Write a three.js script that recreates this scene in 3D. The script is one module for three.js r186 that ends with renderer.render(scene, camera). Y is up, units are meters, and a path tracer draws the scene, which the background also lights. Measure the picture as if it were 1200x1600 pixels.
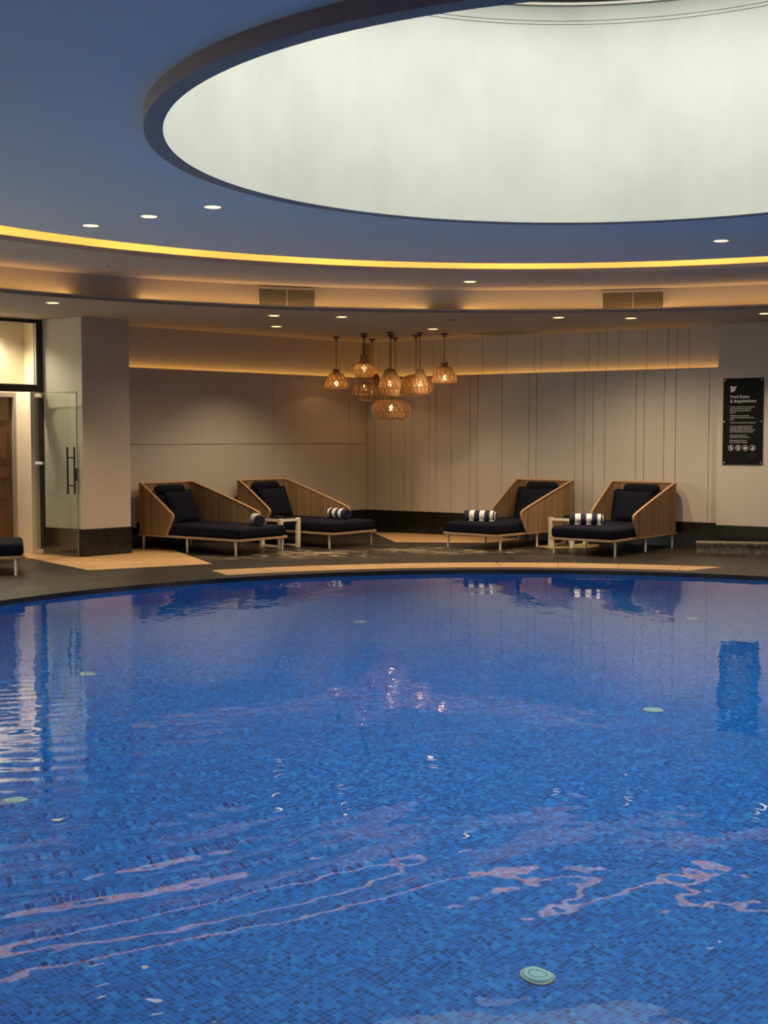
import * as THREE from 'three';
import { RoundedBoxGeometry } from 'three/addons/geometries/RoundedBoxGeometry.js';
import { mergeGeometries } from 'three/addons/utils/BufferGeometryUtils.js';
import { RectAreaLightUniformsLib } from 'three/addons/lights/RectAreaLightUniformsLib.js';

// ------------------------------------------------------------------ camera, sky, exposure
const scene = new THREE.Scene();
const camera = new THREE.PerspectiveCamera(43.563, 0.75, 0.05, 200);
camera.position.set(0, 1.6, 0);
camera.rotation.set(-3.373 * Math.PI / 180, 0, 0);
const renderer = new THREE.WebGLRenderer({ antialias: true });
renderer.toneMapping = THREE.LinearToneMapping;
renderer.toneMappingExposure = 1.0;
renderer.shadowMap.enabled = true;
RectAreaLightUniformsLib.init();
// overcast daylight, seen only through the open round skylight
const SKY = new THREE.Color().setRGB(8.6, 8.8, 8.4);
scene.background = SKY;

// strengths of the lamps, all in one place
const I = {
  downlight: 15.0, pool: 9.0, coveUpper: 25, coveLower: 11.5, wallStrip: 6.5, bulb: 0.14, lobby: 18,
};
const WARM = new THREE.Color().setRGB(1.0, 0.79, 0.54);
const AMBER = new THREE.Color().setRGB(1.0, 0.53, 0.13);

// ------------------------------------------------------------------ helpers
let seed = 7;
const rnd = () => { seed = (seed * 1664525 + 1013904223) >>> 0; return seed / 4294967296; };
const rr = (a, b) => a + (b - a) * rnd();
const V = (x, y, z) => new THREE.Vector3(x, y, z);
const counts = {};
function numbered(n) { const k = counts[n] = (counts[n] ?? -1) + 1; return k ? `${n}_${String(k).padStart(3, '0')}` : n; }
function shade(o) { o.castShadow = true; o.receiveShadow = true; return o; }
function part(name, geo, mat, parent) { const m = shade(new THREE.Mesh(geo, mat)); m.name = name; parent.add(m); return m; }
function thing(name, label, category, group) {
  const g = new THREE.Group(); g.name = numbered(name); g.userData = { label, category };
  if (group) g.userData.group = group;
  scene.add(g); return g;
}
function single(name, geo, mat, label, category, group) {
  const m = shade(new THREE.Mesh(geo, mat)); m.name = numbered(name); m.userData = { label, category };
  if (group) m.userData.group = group;
  scene.add(m); return m;
}
function struct(name, geo, mat, label) {
  const m = shade(new THREE.Mesh(geo, mat)); m.name = name; m.userData = { kind: 'structure' };
  if (label) { m.userData.label = label; m.userData.category = 'building'; }
  scene.add(m); return m;
}
function box(w, h, d, x = 0, y = 0, z = 0, ry = 0) { const g = new THREE.BoxGeometry(w, h, d); if (ry) g.rotateY(ry); g.translate(x, y, z); return g; }
function rbox(w, h, d, r, x = 0, y = 0, z = 0, seg = 3) { const g = new RoundedBoxGeometry(w, h, d, seg, r); g.translate(x, y, z); return g; }
function clean(g) { const n = g.index ? g.toNonIndexed() : g.clone(); for (const k of Object.keys(n.attributes)) if (!['position', 'normal', 'uv'].includes(k)) n.deleteAttribute(k); return n; }
const merge = (list) => mergeGeometries(list.map(clean), false);
// horizontal polygon (list of [x,z]) between two heights
function prism(poly, y0, y1, holes = []) {
  const s = new THREE.Shape(poly.map(([x, z]) => new THREE.Vector2(x, -z)));
  for (const h of holes) s.holes.push(new THREE.Path(h.map(([x, z]) => new THREE.Vector2(x, -z))));
  const g = new THREE.ExtrudeGeometry(s, { depth: y1 - y0, bevelEnabled: false });
  g.rotateX(-Math.PI / 2); g.translate(0, y0, 0);
  // uv in metres on the plan
  const p = g.attributes.position, uv = g.attributes.uv;
  const nn = g.attributes.normal;
  for (let i = 0; i < p.count; i++) if (Math.abs(nn.getY(i)) > 0.5) uv.setXY(i, p.getX(i), p.getZ(i)); else uv.setXY(i, (Math.abs(nn.getX(i)) > 0.7 ? p.getZ(i) : p.getX(i)) * 1.4, p.getY(i));
  return g;
}
// revolve a closed section [[r,y],...] with flat (creased) faces
function ring(section, seg = 144, a0 = 0, a1 = Math.PI * 2) {
  const pos = [], nor = [], uv = [];
  const n = section.length;
  for (let k = 0; k < n; k++) {
    const [r0, y0] = section[k], [r1, y1] = section[(k + 1) % n];
    const dr = r1 - r0, dy = y1 - y0, L = Math.hypot(dr, dy); if (L < 1e-6) continue;
    const nr = dy / L, ny = -dr / L;
    for (let i = 0; i < seg; i++) {
      const A = a0 + (a1 - a0) * i / seg, B = a0 + (a1 - a0) * (i + 1) / seg;
      const P = (r, y, a) => [r * Math.sin(a), y, -r * Math.cos(a)], N = (a) => [nr * Math.sin(a), ny, -nr * Math.cos(a)];
      const q = [[r0, y0, A], [r0, y0, B], [r1, y1, B], [r1, y1, A]];
      for (const j of [0, 2, 1, 0, 3, 2]) { pos.push(...P(...q[j])); nor.push(...N(q[j][2])); uv.push(q[j][2] * Math.max(r0, r1), j < 2 ? 0 : L); }
    }
  }
  const g = new THREE.BufferGeometry();
  g.setAttribute('position', new THREE.Float32BufferAttribute(pos, 3)); g.setAttribute('normal', new THREE.Float32BufferAttribute(nor, 3)); g.setAttribute('uv', new THREE.Float32BufferAttribute(uv, 2));
  return g;
}
const tube = (pts, r, seg = 40, rs = 8, closed = false) => new THREE.TubeGeometry(new THREE.CatmullRomCurve3(pts, closed, 'centripetal'), seg, r, rs, closed);
// smooth noise, tileable over per x per cells
const hash = (x, y, s) => { let h = (x * 374761393 + y * 668265263 + s * 1442695041) | 0; h = Math.imul(h ^ (h >>> 13), 1274126177); return ((h ^ (h >>> 16)) >>> 0) / 4294967296; };
function vnoise(x, y, per, s) {
  const xi = Math.floor(x), yi = Math.floor(y), fx = x - xi, fy = y - yi, m = (a) => ((a % per) + per) % per;
  const u = fx * fx * (3 - 2 * fx), v = fy * fy * (3 - 2 * fy);
  const a = hash(m(xi), m(yi), s), b = hash(m(xi + 1), m(yi), s), c = hash(m(xi), m(yi + 1), s), d = hash(m(xi + 1), m(yi + 1), s);
  return a + (b - a) * u + (c - a) * v + (a - b - c + d) * u * v;
}
function fbm(x, y, per, oct, s) { let t = 0, a = 0.5, n = 0; for (let o = 0; o < oct; o++) { t += a * vnoise(x * (1 << o), y * (1 << o), per << o, s + o); n += a; a *= 0.5; } return t / n; }
function dataTex(size, fn, srgb = false, rx = 1, ry = 1) {
  const d = new Uint8Array(size * size * 4);
  for (let y = 0; y < size; y++) for (let x = 0; x < size; x++) {
    const c = fn(x / size, y / size), o = (y * size + x) * 4;
    d[o] = 255 * Math.min(1, Math.max(0, c[0])); d[o + 1] = 255 * Math.min(1, Math.max(0, c[1])); d[o + 2] = 255 * Math.min(1, Math.max(0, c[2])); d[o + 3] = 255;
  }
  const t = new THREE.DataTexture(d, size, size, THREE.RGBAFormat); t.wrapS = t.wrapT = THREE.RepeatWrapping; t.magFilter = THREE.LinearFilter; t.minFilter = THREE.LinearMipmapLinearFilter; t.generateMipmaps = true;
  t.repeat.set(rx, ry); if (srgb) t.colorSpace = THREE.SRGBColorSpace; t.needsUpdate = true; return t;
}
const grey = (v) => [v, v, v];
const rgb = (r, g, b) => new THREE.Color().setRGB(r, g, b);
const std = (o) => new THREE.MeshStandardMaterial(o);

// ------------------------------------------------------------------ materials
const plasterTex = dataTex(512, (u, v) => { const n = fbm(u * 6, v * 6, 6, 5, 3), m = fbm(u * 24, v * 6, 24, 3, 9); const k = 0.90 + 0.10 * n + 0.03 * (m - 0.5); return [k, k, k * 0.995]; }, true, 0.3, 0.3);
const paintBump = dataTex(256, (u, v) => grey(fbm(u * 32, v * 32, 32, 3, 11)), false, 1.5, 1.5);
const M = {};
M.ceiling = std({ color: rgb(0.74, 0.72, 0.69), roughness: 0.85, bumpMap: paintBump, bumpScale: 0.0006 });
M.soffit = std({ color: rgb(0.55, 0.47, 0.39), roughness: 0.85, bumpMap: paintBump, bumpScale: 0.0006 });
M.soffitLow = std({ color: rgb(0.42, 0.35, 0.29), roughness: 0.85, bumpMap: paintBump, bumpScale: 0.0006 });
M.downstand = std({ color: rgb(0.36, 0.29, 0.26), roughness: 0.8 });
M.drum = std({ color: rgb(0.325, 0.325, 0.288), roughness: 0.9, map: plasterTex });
M.wall = std({ color: rgb(0.50, 0.43, 0.355), roughness: 0.75, bumpMap: paintBump, bumpScale: 0.0005 });
M.groove = std({ color: rgb(0.30, 0.25, 0.20), roughness: 0.9 });
M.coveWhite = std({ color: rgb(0.8, 0.78, 0.74), roughness: 0.9 });
M.beige = std({ color: rgb(0.76, 0.64, 0.48), roughness: 0.7, bumpMap: paintBump, bumpScale: 0.0005 });
const graniteTex = dataTex(512, (u, v) => { const n = fbm(u * 40, v * 40, 40, 3, 21), s = hash((u * 512) | 0, (v * 512) | 0, 5); const q = fbm(u * 5, v * 5, 5, 4, 8); let k = 0.05 + 0.10 * Math.pow(n, 2) + 0.06 * q; if (s > 0.985) k += 0.32; else if (s > 0.95) k += 0.1; return [k * 1.02, k, k * 0.92]; }, true, 1.2, 1.2);
M.granite = std({ map: graniteTex, roughness: 0.22 });
const woodTex = dataTex(256, (u, v) => { const n = fbm(u * 40, v * 3, 40, 3, 2); const k = 0.8 + 0.35 * (n - 0.5); return [0.50 * k, 0.345 * k, 0.19 * k]; }, true, 1, 1);
M.doorWood = std({ map: woodTex, roughness: 0.5 });
M.greyMetal = std({ color: rgb(0.42, 0.38, 0.33), roughness: 0.45, metalness: 0.3 });
M.black = std({ color: rgb(0.006, 0.006, 0.008), roughness: 0.5 });
M.blackMetal = std({ color: rgb(0.015, 0.014, 0.014), roughness: 0.35, metalness: 0.4 });
M.steel = std({ color: rgb(0.75, 0.73, 0.7), roughness: 0.3, metalness: 0.8 });
M.whitePlastic = std({ color: rgb(0.8, 0.78, 0.74), roughness: 0.5 });
M.glass = new THREE.MeshPhysicalMaterial({ color: rgb(0.93, 0.97, 0.94), transmission: 1, roughness: 0, ior: 1.5, thickness: 0 });
M.cream = std({ color: rgb(0.80, 0.70, 0.52), roughness: 0.5 });
M.navy = new THREE.MeshPhysicalMaterial({ specularIntensity: 0.25,  color: rgb(0.006, 0.0065, 0.014), roughness: 0.9, bumpMap: dataTex(128, (u, v) => grey(0.5 + 0.25 * Math.sin(u * 64 * 6.2832) + 0.25 * Math.sin(v * 64 * 6.2832)), false, 5, 5), bumpScale: 0.0008 });
M.towelWhite = std({ color: rgb(0.82, 0.80, 0.75), roughness: 1 });
M.towelNavy = std({ color: rgb(0.022, 0.02, 0.055), roughness: 1 });
M.rim = std({ color: rgb(0.46, 0.27, 0.13), roughness: 0.7, bumpMap: dataTex(64, (u, v) => grey(0.5 + 0.5 * Math.sin(u * 16 * 6.2832)), false, 22, 1), bumpScale: 0.002 });
M.frame = std({ color: rgb(0.40, 0.25, 0.14), roughness: 0.55 });
M.rope = std({ color: 0xffffff, vertexColors: true, roughness: 0.85 });
M.rattan = new THREE.MeshPhysicalMaterial({ color: rgb(0.70, 0.41, 0.17), vertexColors: true, transmission: 0.5, thickness: 0, roughness: 0.95, side: THREE.DoubleSide });
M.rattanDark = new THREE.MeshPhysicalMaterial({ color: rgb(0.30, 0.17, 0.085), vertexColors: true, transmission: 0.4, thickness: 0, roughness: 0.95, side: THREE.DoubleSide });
M.hoop = std({ color: rgb(0.34, 0.18, 0.07), roughness: 0.7 });
M.cord = std({ color: rgb(0.03, 0.02, 0.018), roughness: 0.6 });
M.lens = std({ color: 0x000000, emissive: rgb(1, 0.72, 0.26), emissiveIntensity: 3.6, roughness: 0.5 });
M.lensOff = std({ color: rgb(0.05, 0.045, 0.04), roughness: 0.3 });
M.bulb = std({ color: 0x000000, emissive: rgb(1, 0.66, 0.28), emissiveIntensity: 9 });
M.coveGlow = std({ color: 0x000000, emissive: AMBER, emissiveIntensity: 2.0 });
M.sand = std({ map: dataTex(512, (u, v) => { const n = fbm(u * 6, v * 20, 20, 4, 31), m = fbm(u * 80, v * 80, 80, 2, 35); const k = 0.86 + 0.24 * (n - 0.5) + 0.12 * (m - 0.5); return [0.90 * k, 0.72 * k, 0.50 * k]; }, true, 0.5, 0.5), roughness: 0.42 });
M.grout = std({ color: rgb(0.32, 0.26, 0.19), roughness: 0.8 });
// paving of dark slate, unique over the deck: uv is metres on the plan mapped to 16 m
const DX0 = -8, DZ0 = -24, DS = 16;
const stains = [[-1.0, -17.5, 0.75, 0.5, 0.85], [0.35, -18.0, 0.6, 0.45, 0.8], [0.9, -17.6, 0.4, 0.3, 0.6], [1.3, -17.9, 0.6, 0.4, 0.75], [-2.4, -16.9, 0.6, 0.3, 0.55], [2.0, -17.0, 0.8, 0.2, 0.2], [-0.5, -16.9, 1.2, 0.2, 0.2]];
const slateTex = dataTex(1536, (u, v) => {
  const x = DX0 + u * DS, z = DZ0 + v * DS;
  const n = fbm(u * 20, v * 20, 20, 5, 41), m = fbm(u * 120, v * 120, 120, 3, 47), p = fbm(u * 7, v * 7, 7, 3, 52);
  let k = 0.15 + 0.2 * (n - 0.5) + 0.14 * (m - 0.5) + 0.1 * (p - 0.5);
  let c = [k * 1.05, k * 0.92, k * 0.76];
  for (const [sx, sz, wx, wz, a] of stains) {
    const d = Math.hypot((x - sx) / wx, (z - sz) / wz); if (d > 1.3) continue;
    const g = fbm(u * 120, v * 240, 240, 3, 61) - 0.36 - 0.2 * d; if (g > 0) { const w = Math.min(1, g * 9) * a; c = [c[0] + (0.62 - c[0]) * w, c[1] + (0.55 - c[1]) * w, c[2] + (0.45 - c[2]) * w]; }
  }
  return c;
}, true);
slateTex.wrapS = slateTex.wrapT = THREE.RepeatWrapping;
slateTex.repeat.set(1 / DS, 1 / DS); slateTex.offset.set(-DX0 / DS, -DZ0 / DS);
M.slates = [1, 0.86, 1.14].map((k) => std({ map: slateTex, color: rgb(k, k, k), roughness: 0.38 }));
M.copingMat = std({ map: slateTex, color: rgb(0.8, 0.8, 0.82), roughness: 0.4 });
const stepTex = dataTex(256, (u, v) => { const n = fbm(u * 24, v * 24, 24, 4, 71); const k = 0.20 + 0.42 * n; return [k, k * 0.92, k * 0.78]; }, true, 1, 1);
M.stepStone = std({ map: stepTex, roughness: 0.7 });

// ------------------------------------------------------------------ plan of the place (metres)
const C = [1.53, -8.39];                 // centre of the ceiling rings
const PC = [1.43, -9.3], PR = 6.03;      // far arc of the pool
const PN = -8.0;                         // centre of its near arc
const WATER = -0.045, FLOORY = -1.26;
const K = [-0.293, -21.69];              // the corner of the two panelled walls
const EL = [-0.703, 0.711], NL = [0.711, 0.703];     // along the left wall, into the room
const ER = [0.8301, 0.5575], NR = [-0.5575, 0.8301]; // along the right wall, into the room
const atL = (s, n) => [K[0] + EL[0] * s + NL[0] * n, K[1] + EL[1] * s + NL[1] * n];
const atR = (s, n) => [K[0] + ER[0] * s + NR[0] * n, K[1] + ER[1] * s + NR[1] * n];
// a box laid along one of the walls: s0..s1 along, n0..n1 into the room, y0..y1
function boxOn(at, s0, s1, n0, n1, y0, y1) {
  const g = new THREE.BoxGeometry(s1 - s0, y1 - y0, n1 - n0), o = at(0, 0), a = at(1, 0), b = at(0, 1);
  const e = V(a[0] - o[0], 0, a[1] - o[1]), n = V(b[0] - o[0], 0, b[1] - o[1]);
  const flip = e.clone().cross(V(0, 1, 0)).dot(n) < 0;
  const c = at((s0 + s1) / 2, (n0 + n1) / 2);
  const m = new THREE.Matrix4().makeBasis(flip ? e.clone().negate() : e, V(0, 1, 0), n);
  m.setPosition(c[0], (y0 + y1) / 2, c[1]); g.applyMatrix4(m);
  const p = g.attributes.position, nn = g.attributes.normal, uv = g.attributes.uv;
  for (let i = 0; i < p.count; i++) {   // uv in metres
    const s = (p.getX(i) - o[0]) * e.x + (p.getZ(i) - o[1]) * e.z, t = (p.getX(i) - o[0]) * n.x + (p.getZ(i) - o[1]) * n.z;
    if (Math.abs(nn.getY(i)) > 0.5) uv.setXY(i, s, t); else uv.setXY(i, s + t, p.getY(i));
  }
  return g;
}
const SOFFIT = 3.18, SK = 0.365, LED = 2.585;
const circlePts = (cx, cz, r, n = 144) => Array.from({ length: n }, (_, i) => { const a = i / n * 2 * Math.PI; return [cx + r * Math.sin(a), cz - r * Math.cos(a)]; });

// ------------------------------------------------------------------ structure: ceiling
const P0 = atL(10, -0.12), P5 = atR(12, 0.15);
const outline = [atL(-0.9, -1.0), atL(10, -1.0), [-9.4, -9.2], [-9.4, 3.9], [12.4, 3.9], [12.4, -9.2], atR(12.2, -0.8), atR(-0.9, -1.0)];
{
  const soffit = prism(outline, SOFFIT, SOFFIT + 0.02, [circlePts(C[0], C[1], 8.145)]);
  const lip = ring([[8.145, SOFFIT], [8.17, SOFFIT], [8.17, 3.225], [8.145, 3.225]]); lip.translate(C[0], 0, C[1]);
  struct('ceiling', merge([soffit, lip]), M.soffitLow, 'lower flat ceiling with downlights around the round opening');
}
const tierG = ring([[8.325, 3.2], [8.36, 3.2], [8.36, 3.52], [6.62, 3.52], [6.62, 3.538], [6.593, 3.538], [6.593, 3.488], [8.325, 3.488]]); tierG.translate(C[0], 0, C[1]);
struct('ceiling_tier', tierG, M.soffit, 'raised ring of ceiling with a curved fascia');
const backG = ring([[7.0, 3.52], [7.04, 3.52], [7.04, 3.76], [7.0, 3.76]]); backG.translate(C[0], 0, C[1]);
struct('trim_1', backG, M.coveWhite, 'back of the upper light cove');
const discG = ring([[3.03, 3.555], [6.25, 3.555], [6.25, 3.60], [3.03, 3.60]]); discG.translate(C[0], 0, C[1]);
struct('ceiling_disc', discG, M.ceiling, 'flat ring of ceiling around the round skylight');
const standG = merge([ring([[2.93, 3.46], [3.03, 3.46], [3.03, 3.56], [2.93, 3.56]])]); standG.translate(C[0], 0, C[1]);
struct('trim_2', standG, M.downstand, 'brown rim hanging under the skylight');
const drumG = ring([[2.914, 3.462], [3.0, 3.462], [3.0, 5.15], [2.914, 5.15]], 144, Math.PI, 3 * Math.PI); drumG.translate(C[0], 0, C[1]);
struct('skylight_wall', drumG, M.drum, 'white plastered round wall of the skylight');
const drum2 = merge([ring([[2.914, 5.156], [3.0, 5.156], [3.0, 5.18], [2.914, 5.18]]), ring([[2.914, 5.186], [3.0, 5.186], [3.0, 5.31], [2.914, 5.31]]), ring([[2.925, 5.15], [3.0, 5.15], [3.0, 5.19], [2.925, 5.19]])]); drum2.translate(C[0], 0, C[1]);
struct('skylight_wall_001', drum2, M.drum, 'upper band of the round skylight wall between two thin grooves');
const flash = ring([[2.88, 5.31], [3.04, 5.31], [3.04, 5.33], [2.88, 5.33]]); flash.translate(C[0], 0, C[1]);
struct('trim_3', flash, M.greyMetal, 'grey metal edge on top of the skylight wall');
const gapBand = ring([[3.0, 5.33], [3.04, 5.33], [3.04, 5.44], [3.0, 5.44]]); gapBand.translate(C[0], 0, C[1]);  // solid black band standing in for the shadow gap under the cap ring
struct('trim_4', gapBand, M.black, 'band above the skylight wall painted black for the shadow gap');
const capRing = ring([[2.52, 5.43], [3.1, 5.43], [3.1, 5.49], [2.52, 5.49]]); capRing.translate(C[0], 0, C[1]);
struct('trim_5', capRing, M.greyMetal, 'grey metal cap ring over the skylight');
struct('roof', prism(outline, 3.76, 3.9, [circlePts(C[0], C[1], 3.0)]), M.ceiling);

// ------------------------------------------------------------------ structure: walls
const wallL = struct('wall_left', merge([boxOn(atL, -0.3, 5.2, -0.35, -0.13, 0, SOFFIT)]), M.groove);
const addPanel = (wall, at, s0, s1, n0, n1, y0, y1) => part('wall_panel', boxOn(at, s0, s1, n0, n1, y0, y1), M.wall, wall);
addPanel(wallL, atL, 0.004, 5.2, -0.13, -0.12, LED - 0.2, SOFFIT);
for (const [a, b] of [[0.004, 0.392], [0.398, 2.05], [2.056, 5.2]]) { addPanel(wallL, atL, a, b, -0.02, 0, 1.486, LED); addPanel(wallL, atL, a, b, -0.02, 0, SK, 1.478); }
part('panel_ledge', boxOn(atL, 0.0, 5.2, -0.13, -0.02, LED - 0.09, LED - 0.03), M.coveWhite, wallL);
const wallR = struct('wall_right', boxOn(atR, -0.3, 6.3, -0.35, -0.135, 0, SOFFIT), M.groove);
{
  const up = [0, 0.182, 0.783, 1.244, 1.391, 1.682, 2.169, 2.609, 3.094, 3.216, 3.566, 4.016, 4.174, 4.309, 4.506, 4.952, 5.279, 5.416, 5.6, 6.13];
  const lo = [0, 0.171, 0.495, 0.762, 0.913, 1.236, 1.372, 1.663, 2.009, 2.151, 2.592, 3.067, 3.2, 3.853, 4.002, 4.149, 4.348, 4.839, 4.969, 5.277, 5.453, 5.951, 6.13];
  const gap = 0.004;
  for (let i = 0; i + 1 < up.length; i++) addPanel(wallR, atR, up[i] + gap, up[i + 1] - gap, -0.135, -0.12, LED - 0.2, SOFFIT);
  for (let i = 0; i + 1 < lo.length; i++) addPanel(wallR, atR, lo[i] + gap, lo[i + 1] - gap, -0.02, 0, SK, LED);
  part('panel_ledge', boxOn(atR, 0, 6.13, -0.135, -0.02, LED - 0.09, LED - 0.03), M.coveWhite, wallR);
  part('panel_backing', boxOn(atR, 0, 6.13, -0.034, -0.02, SK, LED - 0.09), M.groove, wallR);
  part('panel_backing', boxOn(atL, 0, 5.2, -0.034, -0.02, SK, LED - 0.09), M.groove, wallL);
}
struct('baseboard_left', boxOn(atL, 0.02, 5.18, -0.1, 0.012, 0.001, SK), M.granite);
struct('baseboard_right', boxOn(atR, 0.02, 6.13, -0.1, 0.012, 0.001, SK), M.granite);
struct('wall_pilaster', boxOn(atR, 6.13, 12.2, -0.3, 0.15, 0.0, SOFFIT), M.wall);
struct('baseboard_pilaster', boxOn(atR, 6.122, 12, 0.1, 0.168, 0.001, 0.348), M.granite);
// pillar and its black stone foot
struct('pillar', prism([atL(5.18, -0.3), atL(5.18, 0.645), atL(5.93, 0.66), atL(6.06, -0.12), atL(6.06, -0.3)], 0, SOFFIT), M.wall, 'square taupe pillar beside the glass door');
struct('baseboard_pillar', prism([atL(5.172, -0.1), atL(5.172, 0.656), atL(5.94, 0.672), atL(6.068, -0.1)], 0.001, SK), M.granite);
// doorway wall further left, lobby behind it
struct('wall_entry', boxOn(atL, 7.7, 10.2, -0.3, -0.12, 0, SOFFIT), M.wall);
struct('wall_lobby', merge([boxOn(atL, 5.93, 6.0, -2.2, -0.16, 0, SOFFIT), boxOn(atL, 6.0, 6.2, -0.75, -0.2, 0, 2.2), boxOn(atL, 7.7, 7.9, -2.2, -0.3, 0, SOFFIT), boxOn(atL, 6.0, 7.7, -2.2, -2.1, 0, SOFFIT)]), M.beige);
struct('wall_rear', merge([
  boxOn((s, n) => [-9.2 + n, -9.2 + s], 0, 12.8, -0.2, 0, 0, SOFFIT), boxOn((s, n) => [12.2 - n, -9.2 + s], 0, 12.8, -0.2, 0, 0, SOFFIT),
  boxOn((s, n) => [-9.4 + s, 3.7 - n], 0, 21.8, -0.2, 0, 0, SOFFIT)]), M.wall);
{
  const join = (a, b, name) => { const L = Math.hypot(b[0] - a[0], b[1] - a[1]), e = [(b[0] - a[0]) / L, (b[1] - a[1]) / L]; let n = [-e[1], e[0]]; const mid = [C[0] - a[0], C[1] - a[1]]; if (n[0] * mid[0] + n[1] * mid[1] < 0) n = [-n[0], -n[1]]; struct(name, boxOn((s, t) => [a[0] + e[0] * s + n[0] * t, a[1] + e[1] * s + n[1] * t], -0.1, L + 0.1, -0.2, 0, 0, SOFFIT), M.wall); };
  join([12.2, -9.2], P5, 'wall_east');
}
// closing walls of the ceiling void
{
  const g = []; const o = outline;
  for (let i = 0; i < o.length; i++) { const a = o[i], b = o[(i + 1) % o.length], L = Math.hypot(b[0] - a[0], b[1] - a[1]); const bg = new THREE.BoxGeometry(L + 0.1, 0.62, 0.1); bg.rotateY(-Math.atan2(b[1] - a[1], b[0] - a[0])); bg.translate((a[0] + b[0]) / 2, 3.49, (a[1] + b[1]) / 2); g.push(bg); }
  struct('wall_upper', merge(g), M.ceiling);
}
// transom window over the doorway
{
  const w = struct('window_1', merge([boxOn(atL, 6.06, 6.15, -0.18, -0.1, 2.2, 3.17), boxOn(atL, 6.15, 7.7, -0.18, -0.1, 2.2, 2.29), boxOn(atL, 6.15, 7.7, -0.18, -0.1, 3.125, 3.17), boxOn(atL, 7.62, 7.7, -0.18, -0.1, 0.0, 3.17), boxOn(atL, 6.03, 6.085, -0.18, -0.1, 0, 2.2)]), M.black);
  part('pane', boxOn(atL, 6.15, 7.62, -0.145, -0.139, 2.29, 3.125), M.glass, w);
  part('glazing_bead', boxOn(atL, 6.15, 6.162, -0.135, -0.1, 2.29, 3.125), M.greyMetal, w);
  part('glazing_bead', boxOn(atL, 6.162, 7.62, -0.135, -0.1, 2.29, 2.302), M.greyMetal, w);
}
// tall window to the terrace on the left, outside the frame: its daylight falls on the pillar and shows in the glass door
{
  const a = P0, b = [-9.2, -9.2], L = Math.hypot(b[0] - a[0], b[1] - a[1]), e = [(b[0] - a[0]) / L, (b[1] - a[1]) / L], n = [e[1], -e[0]];
  const at = (s, t) => [a[0] + e[0] * (s - 0.9) + n[0] * t * (n[0] > 0 ? 1 : -1), a[1] + e[1] * (s - 0.9) + n[1] * t * (n[0] > 0 ? 1 : -1)], fr = [];
  struct('wall_west', merge([boxOn(at, 0.8, 1.2, -0.2, 0, 0, SOFFIT), boxOn(at, 6.2, L + 1.0, -0.2, 0, 0, SOFFIT), boxOn(at, 1.2, 6.2, -0.2, 0, 2.85, SOFFIT), boxOn(at, 1.2, 6.2, -0.2, 0, -0.02, 0.12)]), M.wall);
  for (let k = 0; k <= 4; k++) fr.push(boxOn(at, 1.2 + k * 1.22, 1.32 + k * 1.22, -0.14, -0.06, 0.12, 2.85));
  fr.push(boxOn(at, 1.2, 6.2, -0.14, -0.06, 0.12, 0.2), boxOn(at, 1.2, 6.2, -0.14, -0.06, 2.77, 2.85));
  const w = struct('window_2', merge(fr), M.black);
  for (let k = 0; k < 4; k++) part('pane', boxOn(at, 1.32 + k * 1.22, 2.42 + k * 1.22, -0.103, -0.097, 0.2, 2.77), M.glass, w);
  struct('terrace', boxOn(at, -2, 9, -9, -0.2, -0.3, -0.02), std({ color: rgb(0.32, 0.30, 0.27), roughness: 0.9 }), 'pale stone terrace outside the window');
}
// panelled wooden door in the lobby
{
  const d = struct('door_1', boxOn(atL, 6.24, 7.2, -0.68, -0.64, 0.01, 2.14), M.doorWood, 'brown panelled wooden door in a grey frame inside the lobby');
  d.userData.category = 'door';
  part('door_frame', merge([boxOn(atL, 6.17, 6.24, -0.72, -0.58, 0, 2.2), boxOn(atL, 7.2, 7.27, -0.72, -0.58, 0, 2.2), boxOn(atL, 6.24, 7.2, -0.72, -0.58, 2.14, 2.2)]), M.greyMetal, d);
  for (const [y0, y1] of [[0.2, 0.62], [0.76, 0.9], [1.04, 1.18], [1.3, 1.72], [1.82, 1.98]]) part('door_panel', boxOn(atL, 6.32, 7.12, -0.642, -0.626, y0, y1), M.doorWood, d);
  struct('wall_lobby_001', merge([boxOn(atL, 6.0, 7.7, -0.75, -0.69, 2.2, SOFFIT), boxOn(atL, 7.27, 7.7, -0.75, -0.69, 0, 2.2)]), M.beige);
}

// ------------------------------------------------------------------ deck
function stadium(r, n = 120) {   // pool outline grown by r
  const out = [], R = PR + r;
  for (let i = 0; i <= n; i++) { const a = -Math.PI / 2 + Math.PI * i / n; out.push([PC[0] + R * Math.sin(a), PC[1] - R * Math.cos(a)]); }
  for (let i = 0; i <= n; i++) { const a = Math.PI / 2 + Math.PI * i / n; out.push([PC[0] + R * Math.sin(a), PN - R * Math.cos(a)]); }
  return out;
}
const deck = struct('floor', prism(outline, -0.3, -0.012, [stadium(0.06)]), M.grout);
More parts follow.
